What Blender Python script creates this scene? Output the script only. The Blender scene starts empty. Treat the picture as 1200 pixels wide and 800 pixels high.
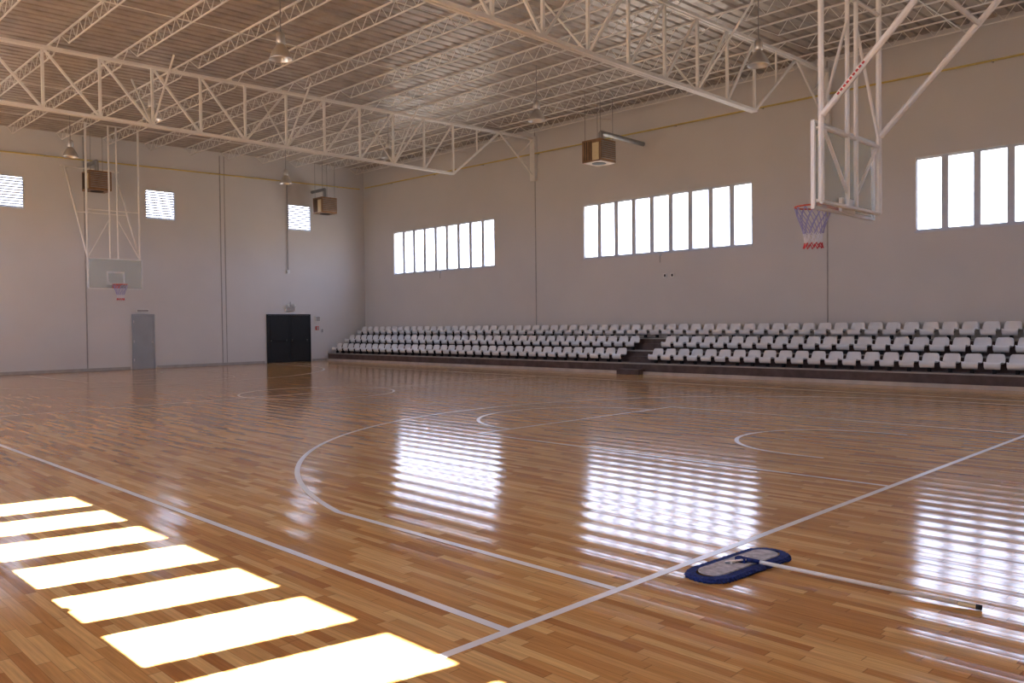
import bpy, bmesh, math, random
import numpy as np
random.seed(3)
# ---------------------------------------------------------------- constants (court coords X along court, Y across, metres)
XW, X0 = 29.25, -3.95       # end walls
YW, Y0 = 19.44, -3.52       # bleacher wall / sideline wall
BAYS = [7.11, 18.23]
ZT, ZB = 5.70, 3.82
ZTL, ZBL = 5.99, 3.76
def roof(Y): return 8.40+0.020*Y
# ---------------------------------------------------------------- material helpers
def newmat(name):
    m=bpy.data.materials.new(name); m.use_nodes=True
    nt=m.node_tree; b=nt.nodes["Principled BSDF"]; return m,nt,b
def plain(name,col,rough=.5,metal=0,noise=0.0,scale=6,bump=0.0):
    m,nt,b=newmat(name)
    b.inputs["Roughness"].default_value=rough; b.inputs["Metallic"].default_value=metal
    b.inputs["Base Color"].default_value=(*col,1)
    tc=nt.nodes.new("ShaderNodeTexCoord"); n=nt.nodes.new("ShaderNodeTexNoise")
    n.inputs["Scale"].default_value=scale; n.inputs["Detail"].default_value=5
    nt.links.new(tc.outputs["Object"],n.inputs["Vector"])
    if noise>0:
        r=nt.nodes.new("ShaderNodeValToRGB")
        r.color_ramp.elements[0].position=.3; r.color_ramp.elements[1].position=.7
        r.color_ramp.elements[0].color=(*[c*(1-noise) for c in col],1)
        r.color_ramp.elements[1].color=(*[min(1,c*(1+noise)) for c in col],1)
        nt.links.new(n.outputs["Fac"],r.inputs["Fac"]); nt.links.new(r.outputs["Color"],b.inputs["Base Color"])
    if bump>0:
        bp=nt.nodes.new("ShaderNodeBump"); bp.inputs["Strength"].default_value=bump; bp.inputs["Distance"].default_value=.02
        nt.links.new(n.outputs["Fac"],bp.inputs["Height"]); nt.links.new(bp.outputs["Normal"],b.inputs["Normal"])
    return m
M={}
M["wall"]=plain("painted_plaster",(.69,.672,.655),.8,0,.03,.6,.05)
M["white"]=plain("white_steel",(.86,.83,.78),.45,0,.04,3)
M["frame"]=plain("window_frame_paint",(.62,.65,.70),.5,0,.04,5)
M["seat"]=plain("seat_plastic",(.88,.88,.89),.42,0,.03,2)
M["step"]=plain("bleacher_wood",(.10,.066,.06),.6,0,.3,4)
M["kerb"]=plain("kerb_paint",(.58,.52,.47),.6,0,.1,4)
M["dark"]=plain("dark_paint",(.010,.010,.011),.7,0,.1,5)
M["grey"]=plain("grey_door_paint",(.36,.38,.40),.5,0,.05,3)
M["seam"]=plain("seam_grey",(.40,.38,.36),.7,0,.1,5)
M["yellow"]=plain("yellow_gas_pipe",(.70,.55,.18),.5,0,.1,5)
M["heater"]=plain("heater_brown",(.30,.17,.09),.5,.2,.2,5)
M["pipe"]=plain("galvanised_pipe",(.34,.33,.32),.4,.6,.1,5)
M["alu"]=plain("spun_aluminium",(.70,.68,.66),.3,.8,.05,9)
M["orange"]=plain("rim_orange",(.65,.10,.04),.4,0,.05,9)
M["pad"]=plain("backboard_paint",(.82,.82,.80),.4,0,.03,9)
M["navy"]=plain("mop_blue_yarn",(.012,.03,.17),.9,0,.5,60,.6)
M["mop"]=plain("mop_canvas",(.50,.48,.50),.9,0,.35,22,.4)
M["handle"]=plain("mop_handle_metal",(.88,.86,.82),.45,0,.03,20)
M["brass"]=plain("mop_handle_tip",(.80,.66,.40),.4,.1,.05,20)
M["red"]=plain("red_paint",(.6,.05,.04),.5,0,.05,9)
M["line"]=plain("court_line_paint",(.93,.90,.85),.25,0,.04,3)
# glass
def glassmat(name,tint,gl,haze=0):
    m=bpy.data.materials.new(name); m.use_nodes=True; nt=m.node_tree; nt.nodes.clear()
    o=nt.nodes.new("ShaderNodeOutputMaterial"); t=nt.nodes.new("ShaderNodeBsdfTransparent"); g=nt.nodes.new("ShaderNodeBsdfGlossy")
    t.inputs["Color"].default_value=(*tint,1); g.inputs["Roughness"].default_value=.05
    mx=nt.nodes.new("ShaderNodeMixShader"); mx.inputs[0].default_value=gl
    nt.links.new(t.outputs[0],mx.inputs[1]); nt.links.new(g.outputs[0],mx.inputs[2]); last=mx
    if haze:
        d=nt.nodes.new("ShaderNodeBsdfDiffuse"); d.inputs[0].default_value=(.72,.78,.76,1)
        m2=nt.nodes.new("ShaderNodeMixShader"); m2.inputs[0].default_value=haze
        nt.links.new(mx.outputs[0],m2.inputs[1]); nt.links.new(d.outputs[0],m2.inputs[2]); last=m2
    nt.links.new(last.outputs[0],o.inputs[0])
    return m
M["glass"]=glassmat("window_glass",(.97,.98,1),.06)
M["board"]=glassmat("backboard_glass",(.84,.90,.88),.10,.28)
def slatmat():
    m=bpy.data.materials.new("louver_slat"); m.use_nodes=True; nt=m.node_tree; nt.nodes.clear()
    o=nt.nodes.new("ShaderNodeOutputMaterial"); a=nt.nodes.new("ShaderNodeBsdfTranslucent"); b=nt.nodes.new("ShaderNodeBsdfDiffuse")
    a.inputs[0].default_value=(.50,.51,.53,1); b.inputs[0].default_value=(.6,.6,.6,1)
    mx=nt.nodes.new("ShaderNodeMixShader"); mx.inputs[0].default_value=.6
    nt.links.new(a.outputs[0],mx.inputs[1]); nt.links.new(b.outputs[0],mx.inputs[2]); nt.links.new(mx.outputs[0],o.inputs[0]); return m
M["slat"]=slatmat()
def netmat():
    m,nt,b=newmat("net_cord"); b.inputs["Roughness"].default_value=.8
    tc=nt.nodes.new("ShaderNodeTexCoord"); s=nt.nodes.new("ShaderNodeSeparateXYZ"); nt.links.new(tc.outputs["Object"],s.inputs[0])
    mr=nt.nodes.new("ShaderNodeMapRange"); mr.inputs[1].default_value=2.45; mr.inputs[2].default_value=2.95
    nt.links.new(s.outputs["Z"],mr.inputs[0]); r=nt.nodes.new("ShaderNodeValToRGB"); cr=r.color_ramp; cr.interpolation='CONSTANT'
    cr.elements[0].color=(.55,.05,.06,1); cr.elements[1].position=.26; cr.elements[1].color=(.75,.75,.8,1)
    e=cr.elements.new(.5); e.color=(.34,.34,.58,1)
    nt.links.new(mr.outputs[0],r.inputs[0]); nt.links.new(r.outputs[0],b.inputs["Base Color"]); return m
M["net"]=netmat()
# ceiling: ribbed foil/metal deck
def ceilmat():
    m,nt,b=newmat("metal_roof_deck"); L=nt.links
    tc=nt.nodes.new("ShaderNodeTexCoord"); n=nt.nodes.new("ShaderNodeTexNoise"); n.inputs["Scale"].default_value=2.2; n.inputs["Detail"].default_value=8
    L.new(tc.outputs["Object"],n.inputs["Vector"])
    r=nt.nodes.new("ShaderNodeValToRGB"); r.color_ramp.elements[0].position=.3; r.color_ramp.elements[1].position=.75
    r.color_ramp.elements[0].color=(.36,.31,.27,1); r.color_ramp.elements[1].color=(.56,.50,.44,1)
    L.new(n.outputs["Fac"],r.inputs[0]); L.new(r.outputs[0],b.inputs["Base Color"])
    b.inputs["Metallic"].default_value=.45; b.inputs["Roughness"].default_value=.36
    bp=nt.nodes.new("ShaderNodeBump"); bp.inputs["Strength"].default_value=.9; bp.inputs["Distance"].default_value=.05
    L.new(n.outputs["Fac"],bp.inputs["Height"]); L.new(bp.outputs[0],b.inputs["Normal"]); return m
M["deck"]=ceilmat()
# floor: strip hardwood
def floormat():
    m,nt,b=newmat("hardwood_strip_floor"); L=nt.links; N=nt.nodes.new
    def math_(op,a,bb=None):
        k=N("ShaderNodeMath"); k.operation=op
        for i,v in enumerate((a,bb)):
            if v is None: continue
            if isinstance(v,(int,float)): k.inputs[i].default_value=v
            else: L.new(v,k.inputs[i])
        return k.outputs[0]
    tc=N("ShaderNodeTexCoord"); s=N("ShaderNodeSeparateXYZ"); L.new(tc.outputs["Object"],s.inputs[0])
    x,y=s.outputs["X"],s.outputs["Y"]
    pw=.064
    v=math_('DIVIDE',y,pw); row=math_('FLOOR',v); fr=math_('FRACT',v)
    wn=N("ShaderNodeTexWhiteNoise"); wn.noise_dimensions='1D'; L.new(row,wn.inputs["W"])
    u=math_('ADD',math_('DIVIDE',x,.60),math_('MULTIPLY',wn.outputs["Value"],7.3)); col=math_('FLOOR',u); fu=math_('FRACT',u)
    cmb=N("ShaderNodeCombineXYZ"); L.new(row,cmb.inputs[0]); L.new(col,cmb.inputs[1])
    w2=N("ShaderNodeTexWhiteNoise"); w2.noise_dimensions='2D'; L.new(cmb.outputs[0],w2.inputs["Vector"])
    r=N("ShaderNodeValToRGB"); cr=r.color_ramp
    cr.elements[0].position=0; cr.elements[0].color=(.46,.19,.052,1)
    cr.elements[1].position=1; cr.elements[1].color=(.80,.49,.19,1)
    e=cr.elements.new(.5); e.color=(.63,.32,.098,1)
    L.new(w2.outputs["Value"],r.inputs[0])
    mp=N("ShaderNodeMapping"); mp.inputs["Scale"].default_value=(1.5,28,1); L.new(tc.outputs["Object"],mp.inputs[0])
    g=N("ShaderNodeTexNoise"); g.inputs["Scale"].default_value=2.0; g.inputs["Detail"].default_value=6; L.new(mp.outputs[0],g.inputs["Vector"])
    gr=N("ShaderNodeMapRange"); gr.inputs[1].default_value=.3; gr.inputs[2].default_value=.7; gr.inputs[3].default_value=.82; gr.inputs[4].default_value=1.12
    L.new(g.outputs["Fac"],gr.inputs[0])
    mort=math_('MULTIPLY',math_('GREATER_THAN',math_('MULTIPLY',fr,math_('SUBTRACT',1.0,fr)),.02),math_('GREATER_THAN',math_('MULTIPLY',fu,math_('SUBTRACT',1.0,fu)),.0045))
    mfac=math_('ADD',math_('MULTIPLY',mort,.38),.62)
    fac=math_('MULTIPLY',gr.outputs[0],mfac)
    vm=N("ShaderNodeVectorMath"); vm.operation='SCALE'; L.new(r.outputs[0],vm.inputs[0]); L.new(fac,vm.inputs["Scale"])
    L.new(vm.outputs[0],b.inputs["Base Color"])
    b.inputs["Roughness"].default_value=.12
    b.inputs["Specular IOR Level"].default_value=.25
    nz=N("ShaderNodeTexNoise"); nz.inputs["Scale"].default_value=.8; nz.inputs["Detail"].default_value=1; L.new(tc.outputs["Object"],nz.inputs["Vector"])
    ph=math_('ADD',math_('MULTIPLY',y,6.2832/.28),math_('MULTIPLY',nz.outputs["Fac"],1.5))
    h1=math_('MULTIPLY',math_('SINE',ph),.00100)
    h2=math_('MULTIPLY',math_('SINE',math_('MULTIPLY',x,6.2832/.40)),.00006)
    cup=math_('MULTIPLY',math_('MULTIPLY',fr,math_('SUBTRACT',1.0,fr)),.0010)
    h=math_('ADD',math_('ADD',h1,h2),cup)
    bp=N("ShaderNodeBump"); bp.inputs["Strength"].default_value=1; bp.inputs["Distance"].default_value=1
    L.new(h,bp.inputs["Height"]); L.new(bp.outputs[0],b.inputs["Normal"])
    return m
M["floor"]=floormat()
# ---------------------------------------------------------------- geometry builder (court coords -> blender: y flipped)
class G:
    def __init__(s): s.v=[];s.f=[];s.mi=[];s.mats=[]
    def m(s,k):
        if k not in s.mats: s.mats.append(k)
        return s.mats.index(k)
    def add(s,vs,fs,k):
        o=len(s.v); s.v+= [tuple(map(float,p)) for p in vs]; i=s.m(k)
        for f in fs: s.f.append(tuple(o+j for j in f)); s.mi.append(i)
    def box(s,a,b,k):
        x0,y0,z0=a;x1,y1,z1=b
        s.add([(x0,y0,z0),(x1,y0,z0),(x1,y1,z0),(x0,y1,z0),(x0,y0,z1),(x1,y0,z1),(x1,y1,z1),(x0,y1,z1)],
              [(0,3,2,1),(4,5,6,7),(0,1,5,4),(1,2,6,5),(2,3,7,6),(3,0,4,7)],k)
    def tube(s,a,b,r,k,n=8,r2=None,cap=True):
        a=np.array(a,float);b=np.array(b,float);d=b-a;L=np.linalg.norm(d);d/=L
        up=np.array([0,0,1.]) if abs(d[2])<.9 else np.array([1.,0,0])
        u=np.cross(d,up);u/=np.linalg.norm(u);w=np.cross(d,u)
        r2=r if r2 is None else r2; vs=[]
        for P,rr in((a,r),(b,r2)):
            for i in range(n):
                t=2*math.pi*(i+.5)/n; vs.append(P+rr*(u*math.cos(t)+w*math.sin(t)))
        fs=[(i,(i+1)%n,n+(i+1)%n,n+i) for i in range(n)]
        if cap: fs+=[tuple(range(n))[::-1],tuple(range(n,2*n))]
        s.add(vs,fs,k)
    def path(s,pts,r,k,n=8):
        for a,b in zip(pts[:-1],pts[1:]): s.tube(a,b,r,k,n)
    def lathe(s,c,prof,k,n=24):
        vs=[];fs=[]
        for (r,z) in prof:
            for i in range(n):
                t=2*math.pi*i/n; vs.append((c[0]+r*math.cos(t),c[1]+r*math.sin(t),c[2]+z))
        for j in range(len(prof)-1):
            for i in range(n): fs.append((j*n+i,j*n+(i+1)%n,(j+1)*n+(i+1)%n,(j+1)*n+i))
        s.add(vs,fs,k)
    def obj(s,name,parent=None,smooth=False,bevel=0,solid=0):
        me=bpy.data.meshes.new(name); me.from_pydata([(x,-y,z) for x,y,z in s.v],[],s.f)
        for k in s.mats: me.materials.append(M[k])
        me.polygons.foreach_set("material_index",s.mi)
        bm=bmesh.new();bm.from_mesh(me);bmesh.ops.recalc_face_normals(bm,faces=bm.faces);bm.to_mesh(me);bm.free()
        if smooth: me.polygons.foreach_set("use_smooth",[True]*len(me.polygons))
        ob=bpy.data.objects.new(name,me); bpy.context.collection.objects.link(ob)
        if parent: ob.parent=parent
        if bevel:
            md=ob.modifiers.new("bevel","BEVEL"); md.width=bevel; md.segments=2; md.limit_method='ANGLE'
        if solid:
            md=ob.modifiers.new("solid","SOLIDIFY"); md.thickness=solid
        return ob
def empty(name):
    e=bpy.data.objects.new(name,None); bpy.context.collection.objects.link(e); return e
# ---------------------------------------------------------------- room shell
g=G(); g.box((X0-.3,Y0-.3,-.2),(XW+.3,YW+.3,0),"floor"); g.obj("floor")
def rwin(o,lw,gap,n):   # list of lite intervals
    return [(o+i*(lw+gap),o+i*(lw+gap)+lw) for i in range(n)]
PITCH=6.6/9
SETS=[-1.68,9.43,20.50]
LW=.575
right_sets=[rwin(o,LW,PITCH-LW,9) for o in SETS]
left_sets=[rwin(-.31-.82+.0,.56,.26,9)]+[rwin(o-.2,.56,.26,9) for o in (9.1,20.3)]
T=.16
def wall_with(name,axis,pos,out,lo,hi,openings,zmax):
    """openings: (a,b,z0,z1)"""
    g=G()
    def bx(a,b,z0,z1):
        p0,p1=sorted((pos,pos+out*T))
        if axis=='y': g.box((a,p0,z0),(b,p1,z1),"wall")
        else: g.box((p0,a,z0),(p1,b,z1),"wall")
    ops=sorted(openings); cur=lo
    for a,b,z0,z1 in ops:
        bx(cur,a,0,zmax); bx(a,b,0,z0); bx(a,b,z1,zmax); cur=b
    bx(cur,hi,0,zmax)
    return g.obj(name)
def opens(sets,zb=ZB,zt=ZT): return [(s[0][0]-.02,s[-1][1]+.02,zb,zt) for s in sets]
wall_with("wall_right",'y',YW,1,X0-.3,XW+.3,opens(right_sets),9.4)
wall_with("wall_left",'y',Y0,-1,X0-.3,XW+.3,opens(left_sets,ZBL,ZTL),9.4)
EW=[(4.20,5.36),(9.46,10.60),(15.50,16.62)]
EZ=(5.71,6.84)
wall_with("wall_far",'x',XW,1,Y0,YW,[(a,b,*EZ) for a,b in EW],9.4)
wall_with("wall_near",'x',X0,-1,Y0,YW,[(a,b,*EZ) for a,b in EW],9.4)
# windows (frames, mullions, panes)
wn=0
def ribbon(lites,ypos,out,ZB=ZB,ZT=ZT):
    global wn; wn+=1; e=empty("window_%d"%wn)
    a=lites[0][0]-.02;b=lites[-1][1]+.02; d=.09
    y0,y1=sorted((ypos+out*.03,ypos+out*(.03+d)))
    g=G()
    g.box((a,y0,ZB),(b,y1,ZB+.05),"frame"); g.box((a,y0,ZT-.05),(b,y1,ZT),"frame")
    g.box((a,y0,ZB),(a+.02,y1,ZT),"frame"); g.box((b-.02,y0,ZB),(b,y1,ZT),"frame")
    for (p,q),(r_,s_) in zip(lites[:-1],lites[1:]):
        g.box((q,y0,ZB+.05),(r_,y1,ZT-.05),"frame")
    # sill
    y2,y3=sorted((ypos-out*.03,ypos+out*.03)); g.box((a-.03,y2,ZB-.035),(b+.03,y3,ZB),"frame")
    g.obj("frame",e)
    g=G(); yc=ypos+out*.10
    g.add([(a,yc,ZB),(b,yc,ZB),(b,yc,ZT),(a,yc,ZT)],[(0,1,2,3)],"glass"); g.obj("glazing",e)
    # opening rod hanging from the sill
    g=G(); xm=(a+b)/2; g.tube((xm,ypos-out*.05,ZB-.02),(xm,ypos-out*.05,ZB-.32),.012,"pipe",6)
    g.box((xm-.04,min(ypos,ypos-out*.07),ZB-.1),(xm+.04,max(ypos,ypos-out*.07),ZB-.035),"frame"); g.obj("crank",e)
for s in right_sets: ribbon(s,YW,1)
for s in left_sets: ribbon(s,Y0,-1,ZBL,ZTL)
def louver(a,b,xpos,out):
    global wn; wn+=1; e=empty("window_%d"%wn); g=G(); z0,z1=EZ
    x0,x1=sorted((xpos-out*.015,xpos+out*.10)); t=.035
    g.box((x0,a,z0),(x1,a+t,z1),"frame");g.box((x0,b-t,z0),(x1,b,z1),"frame");g.box((x0,a+t,z0),(x1,b-t,z0+t),"frame");g.box((x0,a+t,z1-t),(x1,b-t,z1),"frame")
    g.obj("frame",e)
    g=G(); n=11
    for i in range(n):
        z=z0+t+(i+.5)*(z1-z0-2*t)/n; xa=xpos+out*.02; xb=xpos+out*.055
        g.add([(xa,a+t,z-.045),(xa,b-t,z-.045),(xb,b-t,z+.024),(xb,a+t,z+.024)],[(0,1,2,3)],"slat")
    g.obj("louvers",e,solid=.004)
for a,b in EW: louver(a,b,XW,1)
for a,b in EW: louver(a,b,X0,-1)
# ceiling: ribbed deck (profile across Y direction repeated along X)
g=G(); vs=[];fs=[]
xs=[];zz=[]
p=.30; n=int((XW-X0+.6)/p)
for i in range(n+1):
    x=X0-.3+i*p
    for dx,dz in((0,0),(.20,0),(.225,.05),(.275,.05)): xs.append(x+dx); zz.append(dz)
for x,z in zip(xs,zz):
    for Y in (Y0-.3,YW+.3): vs.append((x,Y,roof(Y)+z))
for i in range(len(xs)-1): fs.append((2*i,2*i+2,2*i+3,2*i+1))
g.add(vs,fs,"deck")
g.add([(X0-.3,Y0-.3,roof(Y0)+.15),(XW+.3,Y0-.3,roof(Y0)+.15),(XW+.3,YW+.3,roof(YW)+.15),(X0-.3,YW+.3,roof(YW)+.15)],[(0,1,2,3)],"deck")
g.obj("ceiling")
# baseboards + seams
g=G(); g.box((XW-.02,Y0,0),(XW,8.80,.10),"seam"); g.box((XW-.02,9.8,0),(XW,14.3,.10),"seam"); g.box((XW-.02,16.6,0),(XW,17.38,.10),"seam"); g.obj("baseboard_far")
g=G(); g.box((X0,Y0,0),(XW,Y0+.02,.10),"seam"); g.obj("baseboard_left")
k=0
def trim(a,b,mat="seam"):
    global k; k+=1; g=G(); g.box(a,b,mat); g.obj("trim_%d"%k)
for X in BAYS: trim((X-.018,YW-.012,1.1),(X+.018,YW,8.7))
for Y in (7.30,12.45): trim((XW-.012,Y-.02,.1),(XW,Y+.02,8.5))
trim((XW-.01,12.62,.1),(XW,12.65,8.5))
# conduit on end wall
g=G(); g.tube((XW-.04,15.45,3.95),(XW-.04,15.45,8.2),.018,"pipe",6); g.box((XW-.09,15.39,3.85),(XW-.001,15.51,3.99),"pad"); g.obj("wall_conduit")
# yellow gas pipes
g=G(); g.tube((XW-.12,Y0+.1,7.45),(XW-.12,YW-.30,7.85),.026,"yellow",8)
for Y in range(-3,19,3): g.box((XW-.14,Y,7.50+.0174*Y),(XW-.002,Y+.03,7.54+.0174*Y),"pipe")
g.obj("gas_pipe")
g=G(); g.tube((XW-.30,YW-.12,7.90),(X0+.1,YW-.12,7.70),.026,"yellow",8)
for X in range(-3,29,3): g.box((X,YW-.14,7.70+.006*X),(X+.03,YW-.002,7.73+.006*X),"pipe")
g.obj("gas_pipe.001")
# ---------------------------------------------------------------- roof structure
def truss(X,name):
    g=G(); ya,yb=Y0+.05,YW-.05
    zc=lambda Y: roof(Y)-.40
    zb=6.64; e=3.95
    for dx in(-.045,.045):
        g.tube((X+dx,ya,zc(ya)),(X+dx,yb,zc(yb)),.045,"white",4)
        g.tube((X+dx,ya+e,zb),(X+dx,yb-e,zb),.048,"white",4)
    n=12; Ys=[ya+e+(yb-ya-2*e)*i/n for i in range(n+1)]
    for i,Y in enumerate(Ys):
        g.tube((X,Y,zb),(X,Y,zc(Y)),.042,"white",4)
        if i<n:
            Y2=Ys[i+1]
            if i<n/2: g.tube((X,Y,zc(Y)),(X,Y2,zb),.036,"white",4)
            else: g.tube((X,Y,zb),(X,Y2,zc(Y2)),.036,"white",4)
    for s,Yw_,Ye in((1,ya,ya+e),(-1,yb,yb-e)):
        Ym=Yw_+s*e*.45
        g.tube((X,Ye,zb),(X,Ym,zc(Ym)),.045,"white",4)
        g.tube((X,Yw_,zb+.35),(X,Ym,zc(Ym)),.034,"white",4)
        g.tube((X,Yw_,zc(Yw_)),(X,(Yw_+Ym)/2,(zb+.35+zc(Ym))/2),.028,"white",4)
        g.tube((X,(Ye+Ym)/2,zc(Ym)),(X,(Ye+Ym)/2,(zb+zc(Ym))/2),.028,"white",4)
        g.box((X-.12,min(Yw_-s*.04,Yw_+s*.1),zb+.2),(X+.12,max(Yw_-s*.04,Yw_+s*.1),zc(Yw_)+.08),"white")
    # knee braces towards the purlins
    for i in range(1,n,3):
        for s in(-1,1):
            g.tube((X,Ys[i],zb),(X+s*1.35,Ys[i],zc(Ys[i])),.026,"white",4)
    g.obj(name)
truss(BAYS[0],"roof_truss"); truss(BAYS[1],"roof_truss.001")
g=G(); nj=15
segs=[X0+.02]+BAYS+[XW-.02]
for j in range(nj):
    Y=Y0+.8+j*(YW-Y0-1.6)/(nj-1); zt=roof(Y)-.04; zb=roof(Y)-.36
    for a,b in zip(segs[:-1],segs[1:]):
        g.tube((a,Y,zt),(b,Y,zt),.026,"white",4); g.tube((a+.55,Y,zb),(b-.55,Y,zb),.019,"white",4)
        n=20; w=(b-a-1.1)/n
        g.tube((a,Y,zt),(a+.55,Y,zb),.012,"white",4,cap=False); g.tube((b,Y,zt),(b-.55,Y,zb),.012,"white",4,cap=False)
        for i in range(n):
            x=a+.55+i*w
            g.tube((x,Y,zb),(x+w/2,Y,zt),.009,"white",4,cap=False); g.tube((x+w/2,Y,zt),(x+w,Y,zb),.009,"white",4,cap=False)
# bridging rods
for a,b in zip(segs[:-1],segs[1:]):
    for t in(.33,.67):
        x=a+(b-a)*t; g.tube((x,Y0+.1,roof(Y0)-.36),(x,YW-.1,roof(YW)-.36),.014,"white",4)
g.obj("roof_purlins")
# ---------------------------------------------------------------- lamps
def lamp(X,Y,i):
    z=7.25
    e=empty("high_bay_lamp"); e.location=(0,0,0)
    g=G(); g.tube((X,Y,z+.42),(X,Y,roof(Y)-.02),.012,"pipe",6); g.obj("stem",e)
    g=G(); g.lathe((X,Y,z),[(0,.44),(.05,.44),(.09,.40),(.10,.22),(.08,.19),(0.0,.19)],"alu",16); g.obj("ballast",e,smooth=True)
    g=G(); g.lathe((X,Y,z),[(.07,.19),(.10,.16),(.19,.02),(.235,-.10),(.24,-.13)],"alu",24); g.obj("reflector",e,smooth=True,solid=.006)
    g=G(); g.lathe((X,Y,z),[(0,.16),(.03,.15),(.06,.08),(.06,.02),(.03,-.05),(0,-.06)],"pad",12); g.obj("bulb",e,smooth=True)
for i,X in enumerate((-.7,6.05,12.7,19.5,26.2)):
    for Y in(5.95,13.7): lamp(X,Y,i)
# ---------------------------------------------------------------- unit heaters
def heater(X,Y,z,kind,s=1):
    e=empty("unit_heater")
    g=G(); a,b,c=.36,.38,.34
    g.box((X-a,Y-b,z-c),(X+a,Y+b,z+c),"heater"); g.obj("casing",e,bevel=.015)
    g=G()
    for i in range(9):   # louvres on front (-X face)
        zz=z-c+.09+i*.062
        g.box((X-a-.035,Y-b+.05,zz),(X-a+.002,Y+b-.05,zz+.018),"pipe")
    # fan guard / shutter on the -Y face
    g.box((X-a+.05,Y-b-.02,z-c+.04),(X-a+.30,Y-b,z+c-.12),"brass")
    for i in range(4):
        g.box((X-a+.34+i*.085,Y-b-.012,z-c+.06),(X-a+.36+i*.085,Y-b,z+c-.06),"dark")
    g.lathe((X,Y,z-c-.01),[(0,0),(.22,0),(.22,.02)],"dark",18)
    g.obj("louvres",e)
    g=G()
    for sx in(-.3,.3):
        for sy in(-.3,.3): g.tube((X+sx,Y+sy,z+c),(X+sx,Y+sy,roof(Y)-.1),.010,"pipe",5)
    g.obj("hanger_rods",e)
    g=G()
    if kind=='right':
        g.path([(X,Y+.1,z+c-.02),(X,Y+.1,z+.62),(X,YW-.16,z+.58)],.075,"pipe",10)
    else:
        g.path([(X,Y,z+c-.02),(X,Y,z+.72),(XW-.01,Y,z+.72)],.07,"pipe",10)
    g.obj("flue",e)
heater(13.2,17.0,6.80,'right'); heater(28.2,7.4,6.75,'far'); heater(28.2,16.7,6.75,'far')
# ---------------------------------------------------------------- bleachers
e=empty("bleachers"); YF=17.40
PZ=[.34,.70,1.07]; PY=[YF,YF+.68,YF+1.36]
g=G(); xa,xb=X0+.01,XW-.01
prev=0
for z,y in zip(PZ,PY):
    g.box((xa,y,max(0,z-.37) if z>.4 else 0),(xb,YW-.001,z),"step")
g.obj("platforms",e)
g=G(); g.box((xa,YF-.06,0),(xb,YF-.001,.09),"kerb")
for z,y in zip(PZ,PY): g.box((xa,y-.012,z-.035),(xb,y+.02,z+.004),"seam")
g.obj("edge_trim",e)
AX=(11.85,12.65)
g=G()
for z,y in zip(PZ,PY): g.box((AX[0],y-.32,z-.37),(AX[1],y-.013,z-.18),"step") 
g.obj("aisle_steps",e)
# seats
prof=[(.035,.11),(.01,.16),(.0,.20),(.03,.225),(.14,.205),(.25,.205),(.295,.24),(.325,.33),(.345,.41),(.35,.435)]
hw=[.155,.165,.175,.185,.195,.195,.195,.19,.17,.14]
cols=[-1,-.84,-.4,.4,.84,1]; lift=[.035,.010,0,0,.010,.035]
tv=[];tf=[]
for (y,z),w in zip(prof,hw):
    for c,l in zip(cols,lift): tv.append((c*w,y-(l if z>.23 else 0),z+(l if .2<=z<=.23 else 0)))
nc=len(cols)
for i in range(len(prof)-1):
    for j in range(nc-1): tf.append((i*nc+j,i*nc+j+1,(i+1)*nc+j+1,(i+1)*nc+j))
g=G(); gs=G()
for r in range(3):
    x=XW-.35
    while x>X0+.4:
        if not(r<2 and AX[0]-.10<x<AX[1]+.10):
            ox,oy,oz=x,PY[r]+.10,PZ[r]
            g.add([(ox+a,oy+b,oz+c) for a,b,c in tv],tf,"seat")
            gs.box((ox-.03,oy+.12,oz),(ox+.03,oy+.22,oz+.20),"dark")
            gs.box((ox-.12,oy+.08,oz+.17),(ox+.12,oy+.24,oz+.195),"dark")
        x-=.455
o=g.obj("stadium_seats",e,smooth=True,solid=.02); gs.obj("seat_brackets",e)
# ---------------------------------------------------------------- doors
def door(name,ya,yb,zt,mat,double):
    e=empty(name); g=G(); f=.05
    g.box((XW-.05,ya,0),(XW,ya+f,zt),mat);g.box((XW-.05,yb-f,0),(XW,yb,zt),mat);g.box((XW-.05,ya+f,zt-f),(XW,yb-f,zt),mat); g.obj("jamb",e)
    g=G(); 
    if double:
        ym=(ya+yb)/2
        for a,b in((ya+f+.005,ym-.004),(ym+.004,yb-f-.005)):
            g.box((XW-.035,a,.01),(XW-.001,b,zt-f-.005),mat)
            g.box((XW-.045,a+.1,.2),(XW-.034,b-.1,.85),mat); g.box((XW-.045,a+.1,1.05),(XW-.034,b-.1,1.9),mat)
            g.box((XW-.09,a+.12,.93),(XW-.075,b-.12,.97),"dark"); g.box((XW-.08,a+.12,.92),(XW-.03,a+.15,.98),"pipe"); g.box((XW-.08,b-.15,.92),(XW-.03,b-.12,.98),"pipe")
    else:
        g.box((XW-.035,ya+f+.005,.01),(XW-.001,yb-f-.005,zt-f-.005),mat)
        g.box((XW-.04,ya+.14,.25),(XW-.034,yb-.14,1.88),mat)
        g.tube((XW-.035,yb-.12,1.0),(XW-.10,yb-.12,1.0),.02,"alu",8); g.lathe((XW-.10,yb-.12,1.0),[(0,.03),(.025,.02),(.032,0),(.025,-.02),(0,-.03)],"alu",10)
        for z in(.3,1.0,1.75): g.box((XW-.05,ya+f-.01,z),(XW-.03,ya+f+.02,z+.1),"alu")
    g.obj("leaf",e); return e
door("door_1",8.88,9.72,2.08,"grey",False)
door("door_2",14.41,16.51,2.08,"dark",True)
def wbox(name,y0,y1,z0,z1,mat,d=.08):
    g=G(); g.box((XW-d,y0,z0),(XW,y1,z1),mat); g.box((XW-d-.01,y0+.02,z0+.02),(XW-d,y1-.02,z1-.02),"seam"); g.obj(name,bevel=.006)
wbox("emergency_light",15.32,15.75,2.22,2.40,"pad")
g=G()
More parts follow.
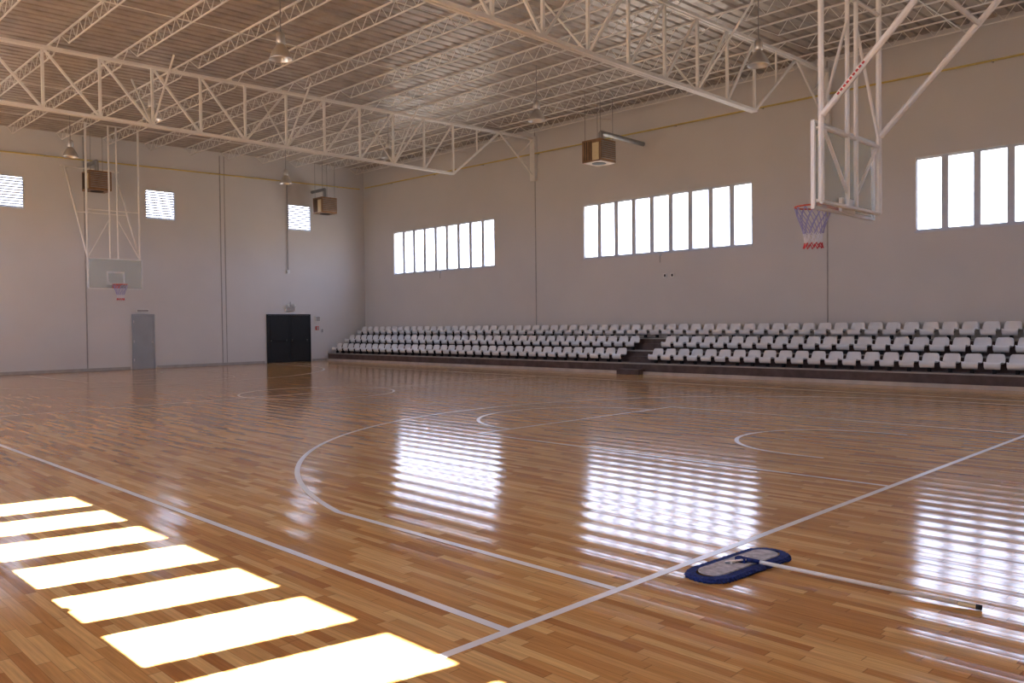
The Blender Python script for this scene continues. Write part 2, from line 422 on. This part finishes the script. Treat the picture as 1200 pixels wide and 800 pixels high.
for dy in(-.14,.14): g.lathe((XW-.1,15.53+dy,2.45),[(0,.07),(.05,.06),(.07,0),(.05,-.05),(0,-.05)],"pad",10)
g.tube((XW-.04,15.53,2.40),(XW-.04,15.53,2.62),.012,"pipe",6); g.obj("emergency_light_heads")
wbox("electrical_panel",16.75,16.98,1.75,2.0,"pad"); wbox("alarm_box",16.78,16.93,1.38,1.55,"red",.05); wbox("light_switch",17.05,17.17,1.25,1.45,"pad",.03)
wbox("alarm_speaker",9.05,9.5,2.15,2.27,"pad",.06)
g=G(); 
for dx in(-.14,.14):
    g.box((12.34+dx-.07,YW-.03,3.0),(12.34+dx+.07,YW,3.14),"pad"); g.box((12.34+dx-.03,YW-.035,3.03),(12.34+dx+.03,YW-.03,3.11),"dark")
g.obj("wall_outlet")
# ---------------------------------------------------------------- basketball hoops
def hoop(name,XB,s):
    """s=+1: board faces +X"""
    e=empty(name); Yc=7.5; z0,z1=2.90,3.95; y0,y1=Yc-.9,Yc+.9
    P=lambda dx,y,z:(XB+s*dx,y,z)
    g=G()
    def bx(d0,d1,ya,yb,za,zb_,k): g.box((min(XB+s*d0,XB+s*d1),ya,za),(max(XB+s*d0,XB+s*d1),yb,zb_),k)
    g.add([(XB,y0+.03,z0+.03),(XB,y1-.03,z0+.03),(XB,y1-.03,z1-.03),(XB,y0+.03,z1-.03)],[(0,1,2,3)],"board"); g.obj("glass_panel",e)
    g=G(); t=.035
    bx(-.035,.012,y0,y0+t,z0,z1,"pad");bx(-.035,.012,y1-t,y1,z0,z1,"pad");bx(-.035,.012,y0+t,y1-t,z0,z0+t,"pad");bx(-.035,.012,y0+t,y1-t,z1-t,z1,"pad")
    # painted target square
    a=Yc-.295;b=Yc+.295
    for q in((a,a+.05,3.05,3.50),(b-.05,b,3.05,3.50),(a+.05,b-.05,3.45,3.50),(a+.05,b-.05,3.05,3.10)): bx(.001,.004,*q,"pad")
    g.obj("board_frame",e)
    # rim
    g=G(); rc=.375+.03; n=28; R=.2286
    ring=[(XB+s*rc+R*math.cos(2*math.pi*i/n),Yc+R*math.sin(2*math.pi*i/n),3.05) for i in range(n+1)]
    g.path(ring,.011,"orange",6)
    bx(.0,.04,Yc-.12,Yc+.12,2.93,3.07,"orange")
    for dy in(-.09,.09): g.tube(P(.03,Yc+dy,3.04),P(rc-R*.9,Yc+dy*.9,3.045),.012,"orange",6)
    for dy in(-.07,.07): g.tube(P(.03,Yc+dy,2.95),P(rc-R+.03,Yc+dy,3.04),.009,"orange",6)
    g.obj("rim",e,smooth=True)
    # net
    g=G(); lv=[(0,R),(.10,.205),(.20,.165),(.29,.135),(.38,.115),(.46,.11),(.53,.125)]; m=12
    for j in range(len(lv)-1):
        for i in range(m):
            for dd in(-.5,.5):
                a0=2*math.pi*(i+(j%2)*.5)/m; a1=a0+2*math.pi*dd/m
                p0=(XB+s*rc+lv[j][1]*math.cos(a0),Yc+lv[j][1]*math.sin(a0),3.04-lv[j][0]); p1=(XB+s*rc+lv[j+1][1]*math.cos(a1),Yc+lv[j+1][1]*math.sin(a1),3.04-lv[j+1][0])
                g.tube(p0,p1,.006,"net",5,cap=False)
    g.obj("net",e)
    # support frame
    g=G(); zr=roof(Yc)-.05
    for dy in(-.86,.86):
        g.tube(P(-.10,Yc+dy,2.98),P(-.10,Yc+dy,zr),.035,"white",8)
        if s>0: g.tube(P(-.12,Yc+dy,4.0),P(-4.35,Yc+dy,8.25),.04,"white",8)
        else: g.tube(P(-.12,Yc+dy,4.0),P(-2.35,Yc+dy,7.35),.035,"white",8)
    for dy in(-.13,.13): g.tube(P(-.10,Yc+dy,2.98),P(-.10,Yc+dy,zr),.028,"white",8)
    for z in (2.98,3.86,5.6): g.tube(P(-.10,Yc-.86,z),P(-.10,Yc+.86,z),.026,"white",8)
    for dy in(-1,1):
        g.tube(P(-.10,Yc+dy*.13,3.15),P(-.10,Yc+dy*.80,3.86),.022,"white",8)
        g.tube(P(-.10,Yc+dy*.84,3.98),P(-.10,Yc+dy*.13,5.3),.020,"white",8)
        for z in(3.0,3.86): g.tube(P(-.10,Yc+dy*.84,z),P(-.02,Yc+dy*.84,z),.02,"white",6)
    # cross between the back-stays
    if s>0:
        g.tube(P(-1.3,Yc-.86,5.18),P(-1.3,Yc+.86,5.18),.03,"white",8)
        g.tube(P(-3.0,Yc-.86,6.9),P(-3.0,Yc+.86,6.9),.03,"white",8)
    else:
        g.tube(P(-1.2,Yc-.86,5.62),P(-1.2,Yc+.86,5.62),.025,"white",8)
        g.tube(P(-2.35,Yc-1.0,7.35),P(-2.35,Yc+1.0,7.35),.03,"white",8)
    bx(-.06,-.02,Yc-.20,Yc+.20,2.92,3.10,"white")
    g.obj("support_frame",e,smooth=False)
    if s>0:
        g=G(); P0=np.array(P(-.12,Yc-.86,4.0));P1=np.array(P(-4.35,Yc-.86,8.25)); d=P1-P0; off=np.array((0,-.030,0))
        for i in range(9):
            t=.045+i*.0085; g.tube(P0+off+d*t,P0+off+d*(t+.0055),.017,"red",6)
        g.obj("warning_label",e)
hoop("basketball_hoop",1.51,1); hoop("basketball_hoop.001",26.83,-1)
# ---------------------------------------------------------------- court lines
g=G(); w=.056; zl=.0015
def up():
    global zl; zl+=.00015
def rl(x0,y0,x1,y1): up(); g.add([(x0,y0,zl),(x1,y0,zl),(x1,y1,zl),(x0,y1,zl)],[(0,1,2,3)],"line")
def arc(cx,cy,r,a0,a1,n=64):
    up(); vs=[]
    for i in range(n+1):
        t=a0+(a1-a0)*i/n
        for rr in(r-w,r): vs.append((cx+rr*math.cos(t),cy+rr*math.sin(t),zl))
    g.add(vs,[(2*i,2*i+1,2*i+3,2*i+2) for i in range(n)],"line")
rl(w,0,28,w);rl(0,15-w,28,15);rl(0,-.55,w,15);rl(28-w,w,28,15-w);rl(14-w/2,w,14+w/2,15-w)
arc(14,7.5,1.8,0,2*math.pi)
for s in(0,1):
    fx=lambda x: x if s==0 else 28-x
    def r2(x0,y0,x1,y1): 
        a,b=sorted((fx(x0),fx(x1))); rl(a,y0,b,y1)
    r2(w,5.05,5.8,5.05+w); r2(w,9.95-w,5.8,9.95); r2(5.8-w,5.05+w,5.8,9.95-w)
    dx=math.sqrt(6.75**2-6.6**2)
    r2(w,.9,1.575+dx,.9+w); r2(w,14.1-w,1.575+dx,14.1)
    th0=math.asin(6.6/6.75)
    if s==0:
        arc(1.575,7.5,6.75,-th0,th0,96); arc(5.8,7.5,1.8,-math.pi/2,math.pi/2); arc(1.575,7.5,1.3,-math.pi/2,math.pi/2)
    else:
        arc(26.425,7.5,6.75,math.pi-th0,math.pi+th0,96); arc(22.2,7.5,1.8,math.pi/2,1.5*math.pi); arc(26.425,7.5,1.3,math.pi/2,1.5*math.pi)
    r2(1.2,7.5-1.3,1.575,7.5-1.25); r2(1.2,7.5+1.25,1.575,7.5+1.3)
g.obj("court_lines")
# ---------------------------------------------------------------- dust mop
e=empty("dust_mop"); cx,cy=-.25,1.83
def stadium(L,Wd,n=40):
    pts=[];r=Wd/2
    for i in range(n):
        t=math.pi*i/(n-1); pts.append((r*math.cos(t),L/2-r+r*math.sin(t)))
    for i in range(n):
        t=math.pi+math.pi*i/(n-1); pts.append((r*math.cos(t),-(L/2-r)+r*math.sin(t)))
    out=[]
    for i in range(len(pts)):
        a=pts[i];b=pts[(i+1)%len(pts)];d=math.dist(a,b);m=max(1,int(d/.012))
        for j in range(m): out.append((a[0]+(b[0]-a[0])*j/m,a[1]+(b[1]-a[1])*j/m))
    return out
ang=math.radians(4)
def rot(x,y): return (cx+x*math.cos(ang)-y*math.sin(ang), cy+x*math.sin(ang)+y*math.cos(ang))
S=stadium(.92,.31); n=len(S)
g=G(); vs=[];fs=[]
rings=[(1.0,.002,.05),(1.02,.012,.06),(.93,.026,.02),(.60,.028,0)]
for sc,z,jit in rings:
    for i,(x,y) in enumerate(S):
        ry=y*(1-(1-sc)*.3); rx=x*sc
        q=1+jit*random.uniform(-1,1)
        px,py=rot(rx*q,ry*(1+(q-1)*.35)); vs.append((px,py,z+random.uniform(-.002,.002)*(jit>0)))
for j in range(len(rings)-1):
    for i in range(n): fs.append((j*n+i,j*n+(i+1)%n,(j+1)*n+(i+1)%n,(j+1)*n+i))
g.add(vs,fs,"navy"); g.obj("yarn_fringe",e)
S2=stadium(.74,.175); n=len(S2); g=G()
vs=[(*rot(x*1.03,y*1.01),.026) for x,y in S2]+[(*rot(x,y),.034) for x,y in S2]
g.add(vs,[(i,(i+1)%n,n+(i+1)%n,n+i) for i in range(n)]+[tuple(range(n,2*n))],"mop"); g.obj("canvas_top",e)
g=G()
p0=np.array((*rot(0,0),.056))
g.tube((*rot(0,-.09),.042),(*rot(0,.09),.042),.009,"handle",8); g.tube((*rot(.04,-.1),.040),(*rot(-.05,-.0),.056),.007,"handle",8); g.tube((*rot(.04,.1),.040),(*rot(-.05,.0),.056),.007,"handle",8)
g.box((p0[0]-.05,p0[1]-.022,.034),(p0[0]+.02,p0[1]+.022,.064),"navy"); g.obj("swivel",e)
g=G(); E=np.array((-1.60,1.99,.016)); d=E-p0
g.tube(p0,p0+d*.10,.014,"navy",10); g.tube(p0+d*.09,p0+d*.93,.0125,"handle",10); g.tube(p0+d*.92,E,.014,"brass",10); g.tube(p0+d*.985,E+d*.005,.015,"dark",10); g.obj("handle",e,smooth=True)
# ---------------------------------------------------------------- world + lights
w_=bpy.data.worlds.new("sky"); bpy.context.scene.world=w_; w_.use_nodes=True; nt=w_.node_tree; bg=nt.nodes["Background"]
tc=nt.nodes.new("ShaderNodeTexCoord"); sp=nt.nodes.new("ShaderNodeSeparateXYZ"); nt.links.new(tc.outputs["Generated"],sp.inputs[0])
r=nt.nodes.new("ShaderNodeValToRGB"); mr=nt.nodes.new("ShaderNodeMapRange"); mr.inputs[1].default_value=-1; mr.inputs[2].default_value=1
nt.links.new(sp.outputs["Z"],mr.inputs[0]); nt.links.new(mr.outputs[0],r.inputs[0])
cr=r.color_ramp; cr.elements[0].position=.0; cr.elements[0].color=(.62,.56,.50,1); cr.elements[1].position=1; cr.elements[1].color=(.45,.60,1,1)
q=cr.elements.new(.49); q.color=(.62,.56,.50,1); q=cr.elements.new(.505); q.color=(.75,.80,1,1)
nt.links.new(r.outputs[0],bg.inputs["Color"]); bg.inputs["Strength"].default_value=9.5
sun=bpy.data.lights.new("sun","SUN"); sun.energy=100; sun.angle=.007; sun.color=(1,.98,.95)
so=bpy.data.objects.new("sun",sun); bpy.context.collection.objects.link(so)
from mathutils import Vector, Matrix
d=Vector((-.19,-1.0,-1.84)).normalized()   # travel direction in blender coords (y flipped)
so.rotation_euler=d.to_track_quat('-Z','Y').to_euler(); so.location=(5,10,20)
def portal(cx_,cy_,cz,w1,h1,dirv):
    l=bpy.data.lights.new("skylight_portal","AREA"); l.shape='RECTANGLE'; l.size=w1; l.size_y=h1; l.cycles.is_portal=True
    o=bpy.data.objects.new("skylight_portal",l); bpy.context.collection.objects.link(o); o.location=(cx_,-cy_,cz)
    dv=Vector((dirv[0],-dirv[1],dirv[2])); o.rotation_euler=dv.to_track_quat('-Z','Y').to_euler()
for s in right_sets: portal((s[0][0]+s[-1][1])/2,YW+T+.02,(ZT+ZB)/2,6.8,1.95,(0,-1,0))
for s in left_sets: portal((s[0][0]+s[-1][1])/2,Y0-T-.02,(ZTL+ZBL)/2,7.6,2.3,(0,1,0))
# ---------------------------------------------------------------- camera
yaw,pit,rol,f=-.7817,-.02156,-.01059,967.69
fw=Vector((math.cos(yaw)*math.cos(pit),math.sin(yaw)*math.cos(pit),math.sin(pit)))
r0=fw.cross(Vector((0,0,1))).normalized(); u0=r0.cross(fw)
rr=r0*math.cos(rol)+u0*math.sin(rol); uu=rr.cross(fw)
mat=Matrix((( rr.x,uu.x,-fw.x,-2.966),(rr.y,uu.y,-fw.y,2.897),(rr.z,uu.z,-fw.z,1.570),(0,0,0,1)))
cd=bpy.data.cameras.new("camera"); cd.lens=f/1200*36; cd.sensor_width=36; cd.clip_start=.05
co=bpy.data.objects.new("camera",cd); bpy.context.collection.objects.link(co); co.matrix_world=mat
bpy.context.scene.camera=co
bpy.context.scene.view_settings.view_transform='Standard'
